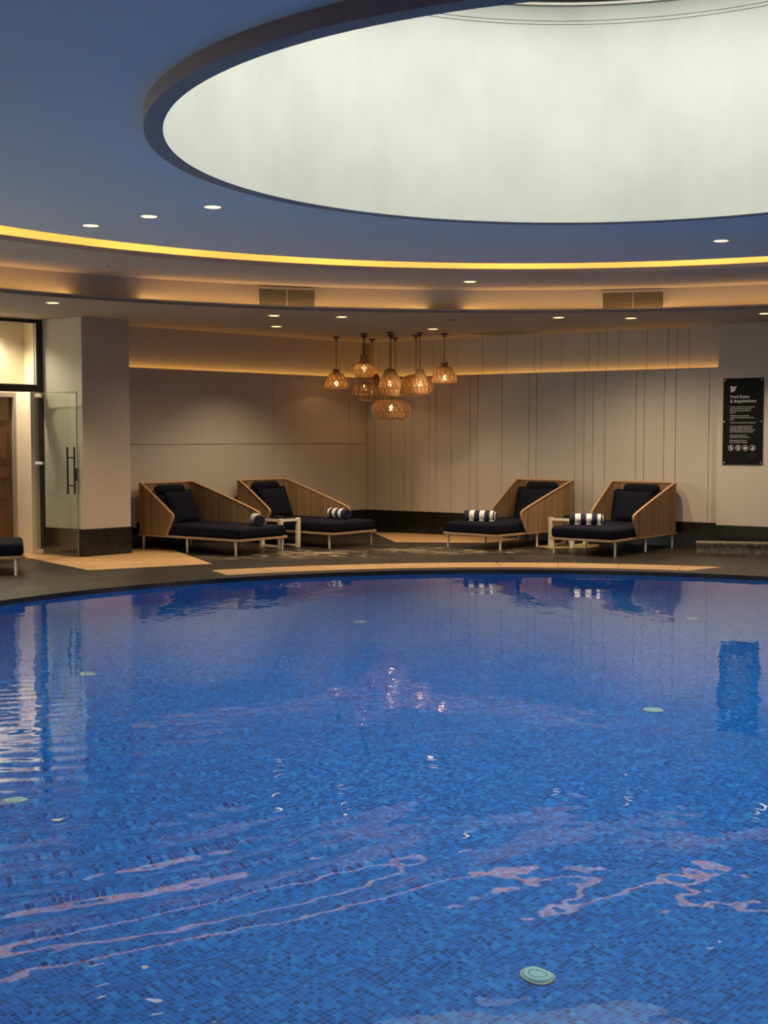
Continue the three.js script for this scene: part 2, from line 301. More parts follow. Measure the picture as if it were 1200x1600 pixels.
// convex polygon tools
const side = (p, a, b) => (b[0] - a[0]) * (p[1] - a[1]) - (b[1] - a[1]) * (p[0] - a[0]);
function clip(poly, a, b, keep) { // keep side*keep >= 0
  const out = [];
  for (let i = 0; i < poly.length; i++) {
    const p = poly[i], q = poly[(i + 1) % poly.length], sp = side(p, a, b) * keep, sq = side(q, a, b) * keep;
    if (sp >= 0) out.push(p);
    if ((sp > 0 && sq < 0) || (sp < 0 && sq > 0)) { const t = sp / (sp - sq); out.push([p[0] + (q[0] - p[0]) * t, p[1] + (q[1] - p[1]) * t]); }
  }
  return out;
}
const area = (p) => { let s = 0; for (let i = 0; i < p.length; i++) { const a = p[i], b = p[(i + 1) % p.length]; s += a[0] * b[1] - a[1] * b[0]; } return s / 2; };
const ccw = (p) => area(p) < 0 ? p.slice().reverse() : p;
function minus(list, q) { // convex pieces minus convex polygon q (ccw in x,z)
  const out = [];
  for (let poly of list) {
    for (let i = 0; i < q.length && poly.length > 2; i++) {
      const a = q[i], b = q[(i + 1) % q.length];
      const o = clip(poly, a, b, -1); if (o.length > 2 && Math.abs(area(o)) > 1e-4) out.push(o);
      poly = clip(poly, a, b, 1);
    }
  }
  return out;
}
function within(list, q) { return list.map((p) => { for (let i = 0; i < q.length; i++) p = p.length > 2 ? clip(p, q[i], q[(i + 1) % q.length], 1) : []; return p; }).filter((p) => p.length > 2 && Math.abs(area(p)) > 1e-4); }
const wedges = [
  [[-4.9, -17.4], [-4.85, -17.05], [-3.54, -15.29], [-2.16, -16.06], [-3.0, -18.1], [-3.3, -18.5]],
  [[-0.25, -21.7], [0.17, -19.39], [2.05, -19.2], [2.35, -19.9]],
  [[2.1, -18.95], [2.35, -18.35], [3.1, -18.4], [3.2, -19.0]],
].map(ccw);
const roomPoly = ccw([atL(0, -0.1), atL(10, -0.1), [-9.2, -9.2], [12.2, -9.2], atR(12, 0.16)]);
const arcPoly = (r0, r1, a0, a1, n) => { const p = []; for (let i = 0; i <= n; i++) { const a = a0 + (a1 - a0) * i / n; p.push([PC[0] + r0 * Math.sin(a), PC[1] - r0 * Math.cos(a)]); } for (let i = n; i >= 0; i--) { const a = a0 + (a1 - a0) * i / n; p.push([PC[0] + r1 * Math.sin(a), PC[1] - r1 * Math.cos(a)]); } return p; };
function slab(name, polys, mat, y1 = 0, y0 = -0.02) { if (polys.length) part(name, polys.length > 1 ? merge(polys.map((p) => prism(p, y0, y1))) : prism(polys[0], y0, y1), mat, deck); }
{
  const g = 0.004, deg = Math.PI / 180;
  // coping stones along the pool edge
  for (let a = -88; a < 88; a += 4) slab('coping_stone', [arcPoly(PR + 0.0, PR + 0.28 - g, a * deg + 0.0001, (a + 4) * deg - 0.0001, 3)], M.copingMat, 0.004, -0.06);
  // curved sandstone band, cut straight at its left end and pointed at its right end
  const bl = [PC[0] + 6.31 * Math.sin(-30.6 * deg), PC[1] - 6.31 * Math.cos(-30.6 * deg)];
  const bandA0 = -29, bandA1 = 25;
  for (let a = -32; a < 32; a += 6.4) {
    let p = [arcPoly(PR + 0.28 + g, 6.93 - g, a * deg + g / 6, (a + 6.4) * deg - g / 6, 5)];
    // keep between the two slanting end cuts (half planes)
    p = p.map((q) => clip(clip(q, [-1.74, -14.6], [-2.2, -15.55], 1), [4.5, -15.95], [3.45, -15.1], 1)).filter((q) => q.length > 2);
    slab('sandstone_strip', p, M.sand);
    const rest = [arcPoly(PR + 0.28 + g, 6.93 - g, a * deg + g / 6, (a + 6.4) * deg - g / 6, 5)].flatMap((q) => [clip(q, [-1.74 - 0.004, -14.6], [-2.2 - 0.004, -15.55], -1), clip(q, [4.504, -15.95], [3.454, -15.1], -1)]).filter((q) => q.length > 2 && Math.abs(area(q)) > 1e-4);
    for (const q of rest) slab('paving_slab', [q], M.slates[(rnd() * 3) | 0]);
  }
  for (const [b0, b1] of [[-88, -32], [32, 88]]) for (let a = b0; a < b1 - 1; a += 5.6) slab('paving_slab', [arcPoly(PR + 0.28 + g, 6.93 - g, a * deg + g / 6, (a + 5.6) * deg - g / 6, 3)], M.slates[(rnd() * 3) | 0]);
  // rings of slate slabs out to the walls
  for (let k = 0; k < 12; k++) {
    const r0 = 6.93 + k * 0.62, r1 = r0 + 0.62, step = 0.78 / (r0 + 0.3) / deg;
    for (let a = -66 + (k % 2) * step / 2; a < 62; a += step) {
      let p = [arcPoly(r0 + g, r1 - g, a * deg + g / r0, (a + step) * deg - g / r0, 2)];
      p = within(p, roomPoly);
      for (const w of wedges) p = minus(p, w);
      slab('paving_slab', p, M.slates[(rnd() * 3) | 0]);
    }
  }
  for (const w of wedges) {
    const cx = w.reduce((s, p) => s + p[0], 0) / w.length, cz = w.reduce((s, p) => s + p[1], 0) / w.length, ang = Math.atan2(cx - PC[0], -(cz - PC[1]));
    for (let t = -3; t < 3; t++) { // boards across the wedge
      const r0 = Math.hypot(cx - PC[0], cz - PC[1]) + t * 0.7, strip = arcPoly(r0 + g, r0 + 0.7 - g, ang - 0.35, ang + 0.35, 1);
      slab('sandstone_slab', within(within([ccw(strip)], w), roomPoly), M.sand);
    }
  }
  // plain paving round the near half, behind the camera's view
  slab('paving_slab', [prismSafe()], M.slates[0]);
  slab('lobby_floor', [[atL(5.95, -0.104), atL(7.7, -0.104), atL(7.7, -2.1), atL(5.95, -2.1)]], M.sand);
}
function prismSafe() { return [[-9.2, 0.2], [12.2, 0.2], [12.2, 3.7], [-9.2, 3.7]]; }

// ------------------------------------------------------------------ pool basin, mosaic, water
const GROUT = rgb(0.05, 0.40, 0.90);
const tileCols = [[0.004, 0.095, 0.48], [0.005, 0.135, 0.60], [0.006, 0.175, 0.68], [0.009, 0.22, 0.76], [0.014, 0.28, 0.82], [0.004, 0.07, 0.36], [0.025, 0.36, 0.85]].map((c) => rgb(...c));
const pickCol = (q) => q < 0.22 ? 0 : q < 0.42 ? 1 : q < 0.61 ? 2 : q < 0.77 ? 3 : q < 0.87 ? 4 : q < 0.965 ? 5 : 6;
const TP = 0.025, TA = Math.PI / 4;
// the same mosaic as print, for the walls and for the floor beyond the tiles built singly (40 x 40 tiles = 1 m)
const mosaicTex = dataTex(800, (u, v) => { const i = Math.floor(u * 40), j = Math.floor(v * 40), fx = u * 40 - i, fy = v * 40 - j; const c = (fx < 0.058 || fx > 0.942 || fy < 0.058 || fy > 0.942) ? GROUT : tileCols[pickCol(hash(i, j, 77))]; const s = (x) => x <= 0.0031308 ? 12.92 * x : 1.055 * Math.pow(x, 1 / 2.4) - 0.055; return [s(c.r), s(c.g), s(c.b)]; }, true);
M.mosaic = std({ map: mosaicTex, roughness: 0.3 });
const mosaicTurned = mosaicTex.clone(); mosaicTurned.rotation = Math.PI / 4; M.mosaicFloor = std({ map: mosaicTurned, roughness: 0.3 });
const basinFloor = struct('pool_floor', prism(stadium(0.06, 60), FLOORY - 0.1, FLOORY), M.mosaicFloor, 'blue mosaic tiled floor of the round pool');
{
  const st = stadium(0.03, 90), pos = [], uv = [], idx = []; let len = 0;
  for (let i = 0; i <= st.length; i++) { const p = st[i % st.length], q = st[(i + st.length - 1) % st.length]; if (i) len += Math.hypot(p[0] - q[0], p[1] - q[1]); pos.push(p[0], 0 - 0.012, p[1], p[0], FLOORY, p[1]); uv.push(len, 0, len, FLOORY); if (i) { const b = 2 * i; idx.push(b - 2, b - 1, b, b, b - 1, b + 1); } }
  const g = new THREE.BufferGeometry(); g.setAttribute('position', new THREE.Float32BufferAttribute(pos, 3)); g.setAttribute('uv', new THREE.Float32BufferAttribute(uv, 2)); g.setIndex(idx); g.computeVertexNormals();
  const inner = struct('pool_wall', g, M.mosaic, 'blue mosaic wall of the pool under water'); M.mosaic.side = THREE.DoubleSide;
}
{
  const tg = box(TP - 0.0029, 0.004, TP - 0.0029, 0, 0.002, 0, TA);
  const mats = tileCols.map((c) => std({ color: c, roughness: 0.3 }));
  const ZT = -11.5; // beyond this line a tile is a few pixels and the print takes over
  part('grout_bed', prism([[-0.33 * -ZT - 0.55, ZT], [0.33 * -ZT + 0.55, ZT], [0.33 * 3.9 + 0.55, -3.9], [-0.33 * 3.9 - 0.55, -3.9]], FLOORY - 0.002, FLOORY + 0.0037), std({ color: GROUT, roughness: 0.8 }), basinFloor);
  const spots = [], n = 420, ca = Math.cos(TA), sa = Math.sin(TA);
  for (let i = -n; i <= n; i++) for (let j = -n; j <= n; j++) {
    const x = (i * ca - j * sa) * TP, z = -9.5 + (i * sa + j * ca) * TP;
    if (z > -3.9 || z < ZT || Math.abs(x) > 0.33 * -z + 0.55) continue;
    if (z < PC[1] ? Math.hypot(x - PC[0], z - PC[1]) > PR : false) continue;
    spots.push([x, z, hash(i + 900, j + 900, 123)]);
  }
  // the three hundred nearest in view are single tiles
  const near = spots.filter(([x, z]) => z < -4.74 && Math.abs(x) < 0.29 * -z).sort((a, b) => b[1] - a[1]).slice(0, 300), set = new Set(near);
  for (const s of near) { const m = part('mosaic_tile', tg, mats[pickCol(s[2])], basinFloor); m.position.set(s[0], FLOORY, s[1]); }
  const rest = spots.filter((s) => !set.has(s));
  const im = shade(new THREE.InstancedMesh(tg, std({ color: 0xffffff, roughness: 0.3 }), rest.length)); im.name = 'mosaic_tiles'; im.userData = { kind: 'stuff' };
  const mt = new THREE.Matrix4();
  rest.forEach(([x, z, q], i) => { mt.makeTranslation(x, FLOORY, z); im.setMatrixAt(i, mt); im.setColorAt(i, tileCols[pickCol(q)]); });
  basinFloor.add(im);
}
// water: long ripples as shape, the finest as relief
{
  const st = 0.03, x0 = PC[0] - PR - 0.09, z0 = PC[1] - PR - 0.09, nx = Math.ceil((2 * PR + 0.18) / st), nz = Math.ceil((PN + PR + 0.09 - z0) / st);
  const waves = [];
  for (let i = 0; i < 26; i++) { const a = rr(0, Math.PI * 2), L = rr(0.22, 0.9); waves.push([Math.cos(a) * 2 * Math.PI / L, Math.sin(a) * 2 * Math.PI / L, rr(0, 6.28), rr(0.0006, 0.0013) * L / (2 * Math.PI)]); }
  const bell = (x, z, cx, cz, wx, wz) => Math.exp(-(((x - cx) / wx) ** 2) - (((z - cz) / wz) ** 2));
  const H = (x, z) => {
    let h = 0; for (const [kx, kz, p, a] of waves) h += a * Math.sin(kx * x + kz * z + p);
    // trains of ring waves crossing the near left of the pool
    const r1 = Math.hypot(x + 3.2, z + 8.6), e1 = bell(x, z, -0.9, -4.6, 1.7, 0.95);
    h += e1 * 0.0013 * Math.sin(2 * Math.PI * r1 / 0.27 + 0.9 * Math.sin(r1 * 3.1));
    const r2 = Math.hypot(x + 2.6, z + 12.0), e2 = bell(x, z, -1.9, -6.3, 1.5, 0.9);
    h += e2 * 0.0006 * Math.sin(2 * Math.PI * r2 / 0.2);
    const e3 = bell(x, z, 0.9, -5.0, 1.4, 1.1);
    h += e3 * 0.0012 * Math.sin(2 * Math.PI * (r1 + 0.06 * Math.sin(x * 7)) / 0.47);
    const e4 = bell(x, z, -2.6, -8.0, 0.9, 1.2);
    h += e4 * 0.0005 * Math.sin(2 * Math.PI * (z + 0.2 * x) / 0.15 + 2 * Math.sin(x * 3));
    return h;
  };
  const pos = new Float32Array((nx + 1) * (nz + 1) * 3), nor = new Float32Array(pos.length), uv = new Float32Array((nx + 1) * (nz + 1) * 2), hh = new Float32Array((nx + 1) * (nz + 1)), idx = [];
  const e = 0.004, inside = (x, z) => (z < PC[1] ? Math.hypot(x - PC[0], z - PC[1]) : z > PN ? Math.hypot(x - PC[0], z - PN) : Math.abs(x - PC[0])) < PR + 0.029;
  const ok = new Uint8Array(hh.length);
  for (let j = 0; j <= nz; j++) for (let i = 0; i <= nx; i++) {
    const k = j * (nx + 1) + i, x = x0 + i * st, z = z0 + j * st;
    ok[k] = inside(x, z) ? 1 : 0;
    const inF = Math.abs(x) < 0.45 * -z + 0.8, h = inF ? H(x, z) : 0;
    pos[3 * k] = x; pos[3 * k + 1] = WATER + h; pos[3 * k + 2] = z; uv[2 * k] = x; uv[2 * k + 1] = z;
    const gx = (H(x + e, z) - H(x - e, z)) / (2 * e), gz = (H(x, z + e) - H(x, z - e)) / (2 * e), L = Math.hypot(gx, 1, gz);
    nor[3 * k] = -gx / L; nor[3 * k + 1] = 1 / L; nor[3 * k + 2] = -gz / L;
  }
  for (let j = 0; j < nz; j++) for (let i = 0; i < nx; i++) { const a = j * (nx + 1) + i, b = a + 1, c = a + nx + 1, d = c + 1; if (ok[a] && ok[b] && ok[c] && ok[d]) idx.push(a, c, b, b, c, d); }
  const g = new THREE.BufferGeometry(); g.setAttribute('position', new THREE.BufferAttribute(pos, 3)); g.setAttribute('normal', new THREE.BufferAttribute(nor, 3)); g.setAttribute('uv', new THREE.BufferAttribute(uv, 2)); g.setIndex(idx);
  // fine ripples, 1.6 m repeat
  const N = 512, data = new Float32Array(N * N * 4), fw = [];
  for (let i = 0; i < 48; i++) { const m = Math.round(rr(6, 22)), a = rr(0, 6.28), kx = Math.round(m * Math.cos(a)), kz = Math.round(m * Math.sin(a)); fw.push([kx, kz, rr(0, 6.28), 1 / Math.max(3, Math.hypot(kx, kz))]); }
  for (let y = 0; y < N; y++) for (let x = 0; x < N; x++) { let h = 0; for (const [kx, kz, p, a] of fw) h += a * Math.sin(2 * Math.PI * (kx * x + kz * y) / N + p); const o = (y * N + x) * 4; data[o] = data[o + 1] = data[o + 2] = 0.5 + h * 0.2; data[o + 3] = 1; }
  const bt = new THREE.DataTexture(data, N, N, THREE.RGBAFormat, THREE.FloatType); bt.wrapS = bt.wrapT = THREE.RepeatWrapping; bt.magFilter = THREE.LinearFilter; bt.repeat.set(1 / 1.6, 1 / 1.6); bt.needsUpdate = true;
  M.water = new THREE.MeshPhysicalMaterial({ color: rgb(0.97, 0.99, 1.0), transmission: 1, roughness: 0.0, ior: 1.33, thickness: 1, bumpMap: bt, bumpScale: 0.0012 });
  const w = single('pool_water', g, M.water, 'clear rippling water filling the round pool', 'water'); w.userData.kind = 'stuff';
}
// inlets set in the pool floor
{
  const prof = [[0, 0.026], [0.006, 0.026], [0.008, 0.022], [0.028, 0.022], [0.031, 0.018], [0.036, 0.018], [0.039, 0.021], [0.052, 0.019], [0.060, 0.012], [0.064, 0.004], [0.064, 0]].map(([r, y]) => new THREE.Vector2(r, y));
  const cap = new THREE.LatheGeometry(prof, 28), mat = std({ color: rgb(0.50, 0.90, 0.82), roughness: 0.5 }), rimMat = std({ color: rgb(0.75, 0.68, 0.45), roughness: 0.6 }), slotMat = std({ color: rgb(0.05, 0.12, 0.16), roughness: 0.7 });
  const slots = []; for (let k = 0; k < 14; k++) { const a = k / 14 * 2 * Math.PI; slots.push(box(0.012, 0.003, 0.003, Math.cos(a) * 0.034, 0.0195, Math.sin(a) * 0.034, -a + Math.PI / 2)); }
  const slotG = merge(slots), skirt = new THREE.CylinderGeometry(0.067, 0.069, 0.008, 28); skirt.translate(0, 0.004, 0);
  for (const [x, z, label] of [[0.61, -4.97, 'turquoise round pool inlet nearest to the camera, beside the white reflection'], [-2.03, -6.93, 'pale green pool inlet under the water at the left edge of the photo'], [1.9, -8.93, 'turquoise pool inlet alone in the right middle of the pool'], [-2.36, -10.1, 'small pool inlet in front of the reflected glass door'], [-0.24, -12.66, 'far pool inlet below the hanging rattan lamps'], [3.12, -12.86, 'far pool inlet on the right, near the reflected loungers']]) {
    const t = thing('pool_inlet', label, 'pool inlet', 'inlets in the pool floor'); t.position.set(x, FLOORY + 0.004, z);
    part('cap', cap, mat, t); part('flange', skirt, rimMat, t); part('slots', slotG, slotMat, t);
  }
}

// ------------------------------------------------------------------ lamps
// light coves: glowing strips with area lights of the same size
function stripLights(parent, pts, w, aim, color, intensity) {
  for (let i = 0; i + 1 < pts.length; i++) {
    const a = pts[i], b = pts[i + 1], L = a.distanceTo(b), l = new THREE.RectAreaLight(color, intensity, L, w), c = a.clone().add(b).multiplyScalar(0.5);
    l.position.copy(c); const t = aim(c); parent.add(l);
    const z = t.clone().negate().normalize(), x = b.clone().sub(a).normalize(), y = z.clone().cross(x).normalize();
    l.setRotationFromMatrix(new THREE.Matrix4().makeBasis(x, y, x.clone().cross(y)));
  }
}
const ringPts = (r, y, n) => Array.from({ length: n + 1 }, (_, i) => { const a = i / n * 2 * Math.PI; return V(C[0] + r * Math.sin(a), y, C[1] - r * Math.cos(a)); });
const radial = (p) => V(p.x - C[0], 0, p.z - C[1]).normalize();
{
  const up = thing('cove_light', 'upper amber light strip in the curved slot beside the blue ceiling', 'cove light');
  const g = ring([[6.64, 3.525], [6.70, 3.525], [6.70, 3.532], [6.64, 3.532]]); g.translate(C[0], 0, C[1]); part('light_strip', g, M.coveGlow, up);
  stripLights(up, ringPts(6.67, 3.545, 20), 0.05, (p) => radial(p).multiplyScalar(0.8).add(V(0, 0.6, 0)), rgb(1, 0.51, 0.085), I.coveUpper);
  const lo = thing('cove_light', 'lower amber light strip at the foot of the curved fascia', 'cove light');
  // lit runs between two dead stretches of the strip
  for (const [d0, d1, n] of [[-3.4, 321.7, 20], [327.6, 353.2, 2]]) {
    const a0 = d0 * Math.PI / 180, a1 = d1 * Math.PI / 180, g2 = ring([[8.26, 3.2], [8.30, 3.2], [8.30, 3.206], [8.26, 3.206]], 60, a0, a1); g2.translate(C[0], 0, C[1]); part('light_strip', g2, M.coveGlow, lo);
    const pts = Array.from({ length: n + 1 }, (_, i) => { const a = a0 + (a1 - a0) * i / n; return V(C[0] + 8.285 * Math.sin(a), 3.212, C[1] - 8.285 * Math.cos(a)); });
    stripLights(lo, pts, 0.03, (p) => radial(p).multiplyScalar(-0.2).add(V(0, 1, 0)), rgb(1, 0.60, 0.22), I.coveLower);
  }
  const wl = (at, s1, label) => {
    const t = thing('wall_light_strip', label, 'light strip'); part('light_strip', boxOn(at, 0.03, s1, -0.09, -0.06, LED - 0.029, LED - 0.024), M.coveGlow, t);
    const n = Math.ceil(s1 / 2), pts = []; for (let i = 0; i <= n; i++) { const q = at(0.03 + (s1 - 0.03) * i / n, -0.075); pts.push(V(q[0], LED - 0.018, q[1])); }
    stripLights(t, pts, 0.03, () => V(0, 1, 0), AMBER, I.wallStrip);
  };
  wl(atL, 5.17, 'amber light strip on top of the left wall panels'); wl(atR, 6.1, 'amber light strip on top of the grooved right wall panels');
}
// recessed downlights
const trimG = new THREE.LatheGeometry([[0.066, 0.002], [0.070, -0.004], [0.092, -0.004], [0.095, 0.0]].map(([r, y]) => new THREE.Vector2(r, y)), 32);
const lensG = new THREE.CylinderGeometry(0.069, 0.069, 0.004, 32);
function downlight(x, z, h, label, strength, angle, pen, color = WARM, lit = true, trim = M.whitePlastic) {
  const t = thing('downlight', label, 'downlight', 'recessed ceiling downlights'); t.position.set(x, h, z);
  part('trim', trimG, trim, t); part('lens', lensG, lit ? M.lens : M.lensOff, t).position.y = -0.0015;
  if (lit) { const l = new THREE.SpotLight(color, strength, 0, angle, pen, 2); l.position.set(0, -0.012, 0); l.target.position.set(0, -1, 0); l.castShadow = true; l.shadow.radius = 2; t.add(l, l.target); }
  return t;
}
for (const [x, z, label] of [[-1.44, -16.89, 'lit downlight in the lower ceiling, under the left air vent'], [-1.55, -18.55, 'lit downlight near the left wall, just below another under the left vent'], [-0.56, -17.07, 'lit downlight in the lower ceiling above the hanging rattan lamps'], [0.72, -18.99, 'lit downlight beside the black cords of the rattan lamps'], [2.32, -17.16, 'lit downlight in the lower ceiling left of the right air vent'], [3.3, -17.25, 'lit downlight in the lower ceiling under the right air vent']])
  downlight(x, z, SOFFIT, label, I.downlight * (x > 2 ? 1.5 : z < -18 ? 0.8 : 1.15), z < -18 ? 0.98 : 1.3, z < -18 ? 0.5 : 0.85);
downlight(-3.92, -15.28, SOFFIT, 'lit downlight on the bright ceiling above the glass door', I.downlight * 1.3, 0.98, 0.55);
for (const [x, z, label] of [[-2.72, -12.02, 'leftmost lit downlight on the blue ceiling'], [-2.09, -11.53, 'middle of three lit downlights on the blue ceiling at left'], [-1.46, -11.06, 'lit downlight on the blue ceiling closest to the skylight rim'], [3.37, -12.95, 'lone lit downlight on the blue ceiling at right']])
  downlight(x, z, 3.555, label, I.pool, 0.7, 0.5);
downlight(1.05, -15.78, 3.488, 'lit downlight on the tan ring between the two light coves', I.pool, 0.7, 0.5);
downlight(-1.68, -15.1, 3.488, 'unlit dark downlight on the tan ring above the left air vent', 0, 0, 0, WARM, false, M.greyMetal);
downlight(4.05, -15.28, 3.488, 'unlit dark downlight on the tan ring above the right air vent', 0, 0, 0, WARM, false, M.blackMetal);
// more of the same ring of downlights over the side of the room that is out of the frame
for (const [x, z, label] of [[4.9, -16.6, 'downlight right of the photo edge above the pool rules sign'], [-6.2, -13.2, 'downlight left of the lounger at the photo edge, outside the photo']]) downlight(x, z, SOFFIT, label, I.downlight, 0.98, 0.55);
{ const p = atL(6.85, -0.42); downlight(p[0], p[1], SOFFIT, 'downlight inside the lobby behind the transom window', I.lobby, 1.25, 0.4, rgb(1, 0.87, 0.68)); }
// sprinklers
{
  const g = new THREE.LatheGeometry([[0, -0.03], [0.014, -0.03], [0.014, -0.026], [0.005, -0.024], [0.006, -0.006], [0.03, -0.004], [0.032, 0]].map(([r, y]) => new THREE.Vector2(r, y)), 16);
  for (const [x, z, label] of [[-3.04, -14.26, 'small sprinkler on the tan ring at left'], [-0.5, -15.59, 'small sprinkler on the tan ring right of the left vent'], [2.43, -15.78, 'small sprinkler on the tan ring left of the right vent']]) { const m = single('sprinkler', g, M.greyMetal, label, 'sprinkler', 'ceiling sprinklers'); m.position.set(x, 3.488, z); }
}
// ceiling hatch
{
  const p = [[1.2, -19.75], [1.75, -20.35], [2.5, -19.62], [1.95, -19.05]];
  const t = thing('ceiling_hatch', 'square access hatch in the ceiling right of the rattan lamps, shade painted into its cover', 'hatch');
  part('frame', prism(p, SOFFIT - 0.006, SOFFIT, [p.map(([x, z]) => [1.85 + (x - 1.85) * 0.93, -19.69 + (z + 19.69) * 0.93]).reverse()]), M.greyMetal, t);
  part('cover', prism(p.map(([x, z]) => [1.85 + (x - 1.85) * 0.92, -19.69 + (z + 19.69) * 0.92]), SOFFIT - 0.004, SOFFIT), std({ color: rgb(0.2, 0.18, 0.165), roughness: 0.8 }), t);  // the shade lying on the hatch is put into this dark cover colour
}
// air vents in the fascia
function vent(a0, a1, label) {
  const t = thing('air_vent', label, 'air vent', 'air vents in the curved fascia'), d = Math.PI / 180, R = 8.325, y0 = 3.235, y1 = 3.445, am = (a0 + a1) / 2;
  const W = (a1 - a0) * d * R; t.position.set(C[0] + (R - 0.012) * Math.sin(am * d), 0, C[1] - (R - 0.012) * Math.cos(am * d)); t.rotation.y = -am * d;
  part('frame', merge([box(W + 0.05, 0.025, 0.035, 0, y1 + 0.012, 0), box(W + 0.05, 0.02, 0.035, 0, y0 - 0.01, 0), box(0.025, y1 - y0, 0.035, -W / 2 - 0.012, (y0 + y1) / 2, 0), box(0.025, y1 - y0, 0.035, W / 2 + 0.012, (y0 + y1) / 2, 0), box(0.012, y1 - y0, 0.035, 0, (y0 + y1) / 2, 0)]), M.soffit, t);
  part('backing', box(W, y1 - y0, 0.006, 0, (y0 + y1) / 2, -0.004), M.black, t);
  for (const sx of [-1, 1]) for (let k = 0; k < 11; k++) { const g = new THREE.BoxGeometry(W / 2 - 0.008, 0.003, 0.012); g.rotateX(0.45); g.translate(sx * W / 4, y0 + (k + 0.5) * (y1 - y0) / 11, 0.008); part('slat', g, M.soffit, t); }
}
vent(-21.82, -16.85, 'slatted air vent in the fascia, left, above two downlights'); vent(8.88, 14.1, 'slatted air vent in the fascia on the right side of the ceiling');
// little loudspeaker grille in the lower ceiling
{
  const t = thing('ceiling_speaker', 'small perforated speaker in the ceiling above the rattan lamps', 'speaker'); t.position.set(0.92, SOFFIT, -17.44);
  const plate = new THREE.CylinderGeometry(0.09, 0.085, 0.006, 28); plate.translate(0, -0.003, 0); part('grille', plate, M.soffitLow, t);
  const holes = []; for (let i = -3; i <= 3; i++) for (let j = -3; j <= 3; j++) if (Math.hypot(i, j) < 3.3) { const h = new THREE.CylinderGeometry(0.006, 0.006, 0.002, 8); h.translate(i * 0.022, -0.0065, j * 0.022); holes.push(h); }
  part('holes', merge(holes), M.black, t);
}
// pendant lamps of woven rattan
function shade3(profile, n, twist, width, mat, t, rings) {
  // ribbons of cane following the profile in two crossing directions
  const pos = [], nor = [], uv = [], idx = [], col = []; const S = 18, at = (f) => { const q = f * (profile.length - 1), i = Math.min(profile.length - 2, Math.floor(q)), k = q - i; return [profile[i][0] + (profile[i + 1][0] - profile[i][0]) * k, profile[i][1] + (profile[i + 1][1] - profile[i][1]) * k]; };
  for (const dir of [-1, 1]) for (let s = 0; s < n; s++) {
    const base = pos.length / 3, tone = (s % 2 ? 1 : 0.6) * rr(0.75, 1.1) * (dir > 0 ? 1 : 0.75);
    for (let i = 0; i <= S; i++) {
      const f = i / S, [r, y] = at(f), a = s / n * 2 * Math.PI + dir * twist * f, off = 0.0022 * ((i + s) % 2 ? 1 : -1) * dir, R = r + off, w = width / 2 / Math.max(r, 0.03);
      for (const e of [-1, 1]) { const b = a + e * w; pos.push(R * Math.cos(b), y + e * dir * width * 0.12, R * Math.sin(b)); nor.push(Math.cos(b), 0, Math.sin(b)); uv.push(e, f); col.push(tone, tone, tone); }
      if (i) { const k = base + 2 * i; idx.push(k - 2, k, k - 1, k, k + 1, k - 1); }
    }
  }
  const g = new THREE.BufferGeometry(); g.setAttribute('position', new THREE.Float32BufferAttribute(pos, 3)); g.setAttribute('normal', new THREE.Float32BufferAttribute(nor, 3)); g.setAttribute('uv', new THREE.Float32BufferAttribute(uv, 2)); g.setAttribute('color', new THREE.Float32BufferAttribute(col, 3)); g.setIndex(idx);
  const sh = part('lamp_shade', g, mat, t);
  const hoops = rings.map((f) => { const [r, y] = at(f); const h = new THREE.TorusGeometry(r, 0.006, 6, 36); h.rotateX(Math.PI / 2); h.translate(0, y, 0); return h; });
  part('hoop', merge(hoops), M.hoop, sh);
}
const smoothProfile = (pts, n = 24) => new THREE.SplineCurve(pts.map(([r, y]) => new THREE.Vector2(r, y))).getPoints(n).map((p) => [Math.max(0.012, p.x), p.y]);
const dome = (w, h) => smoothProfile([[0.055, h], [0.05, h * 0.82], [0.11 * w / 0.19, h * 0.74], [w * 0.8, h * 0.48], [w, h * 0.2], [w * 0.98, 0]]);
const pumpkin = (w, h) => smoothProfile([[0.05, h], [w * 0.55, h * 0.96], [w * 0.92, h * 0.72], [w, h * 0.46], [w * 0.9, h * 0.18], [w * 0.66, 0]]);
const egg = (w, h) => smoothProfile([[0.04, h], [w * 0.55, h * 0.9], [w * 0.9, h * 0.62], [w, h * 0.38], [w * 0.92, h * 0.14], [w * 0.72, 0]]);
const gourd = (w, h) => smoothProfile([[0.06, h], [0.055, h * 0.8], [w * 0.55, h * 0.58], [w, h * 0.36], [w * 0.95, h * 0.14], [w * 0.75, 0]]);
const cone = (w, h) => smoothProfile([[w * 0.42, h], [w * 0.5, h * 0.94], [w * 0.72, h * 0.5], [w, 0]]);
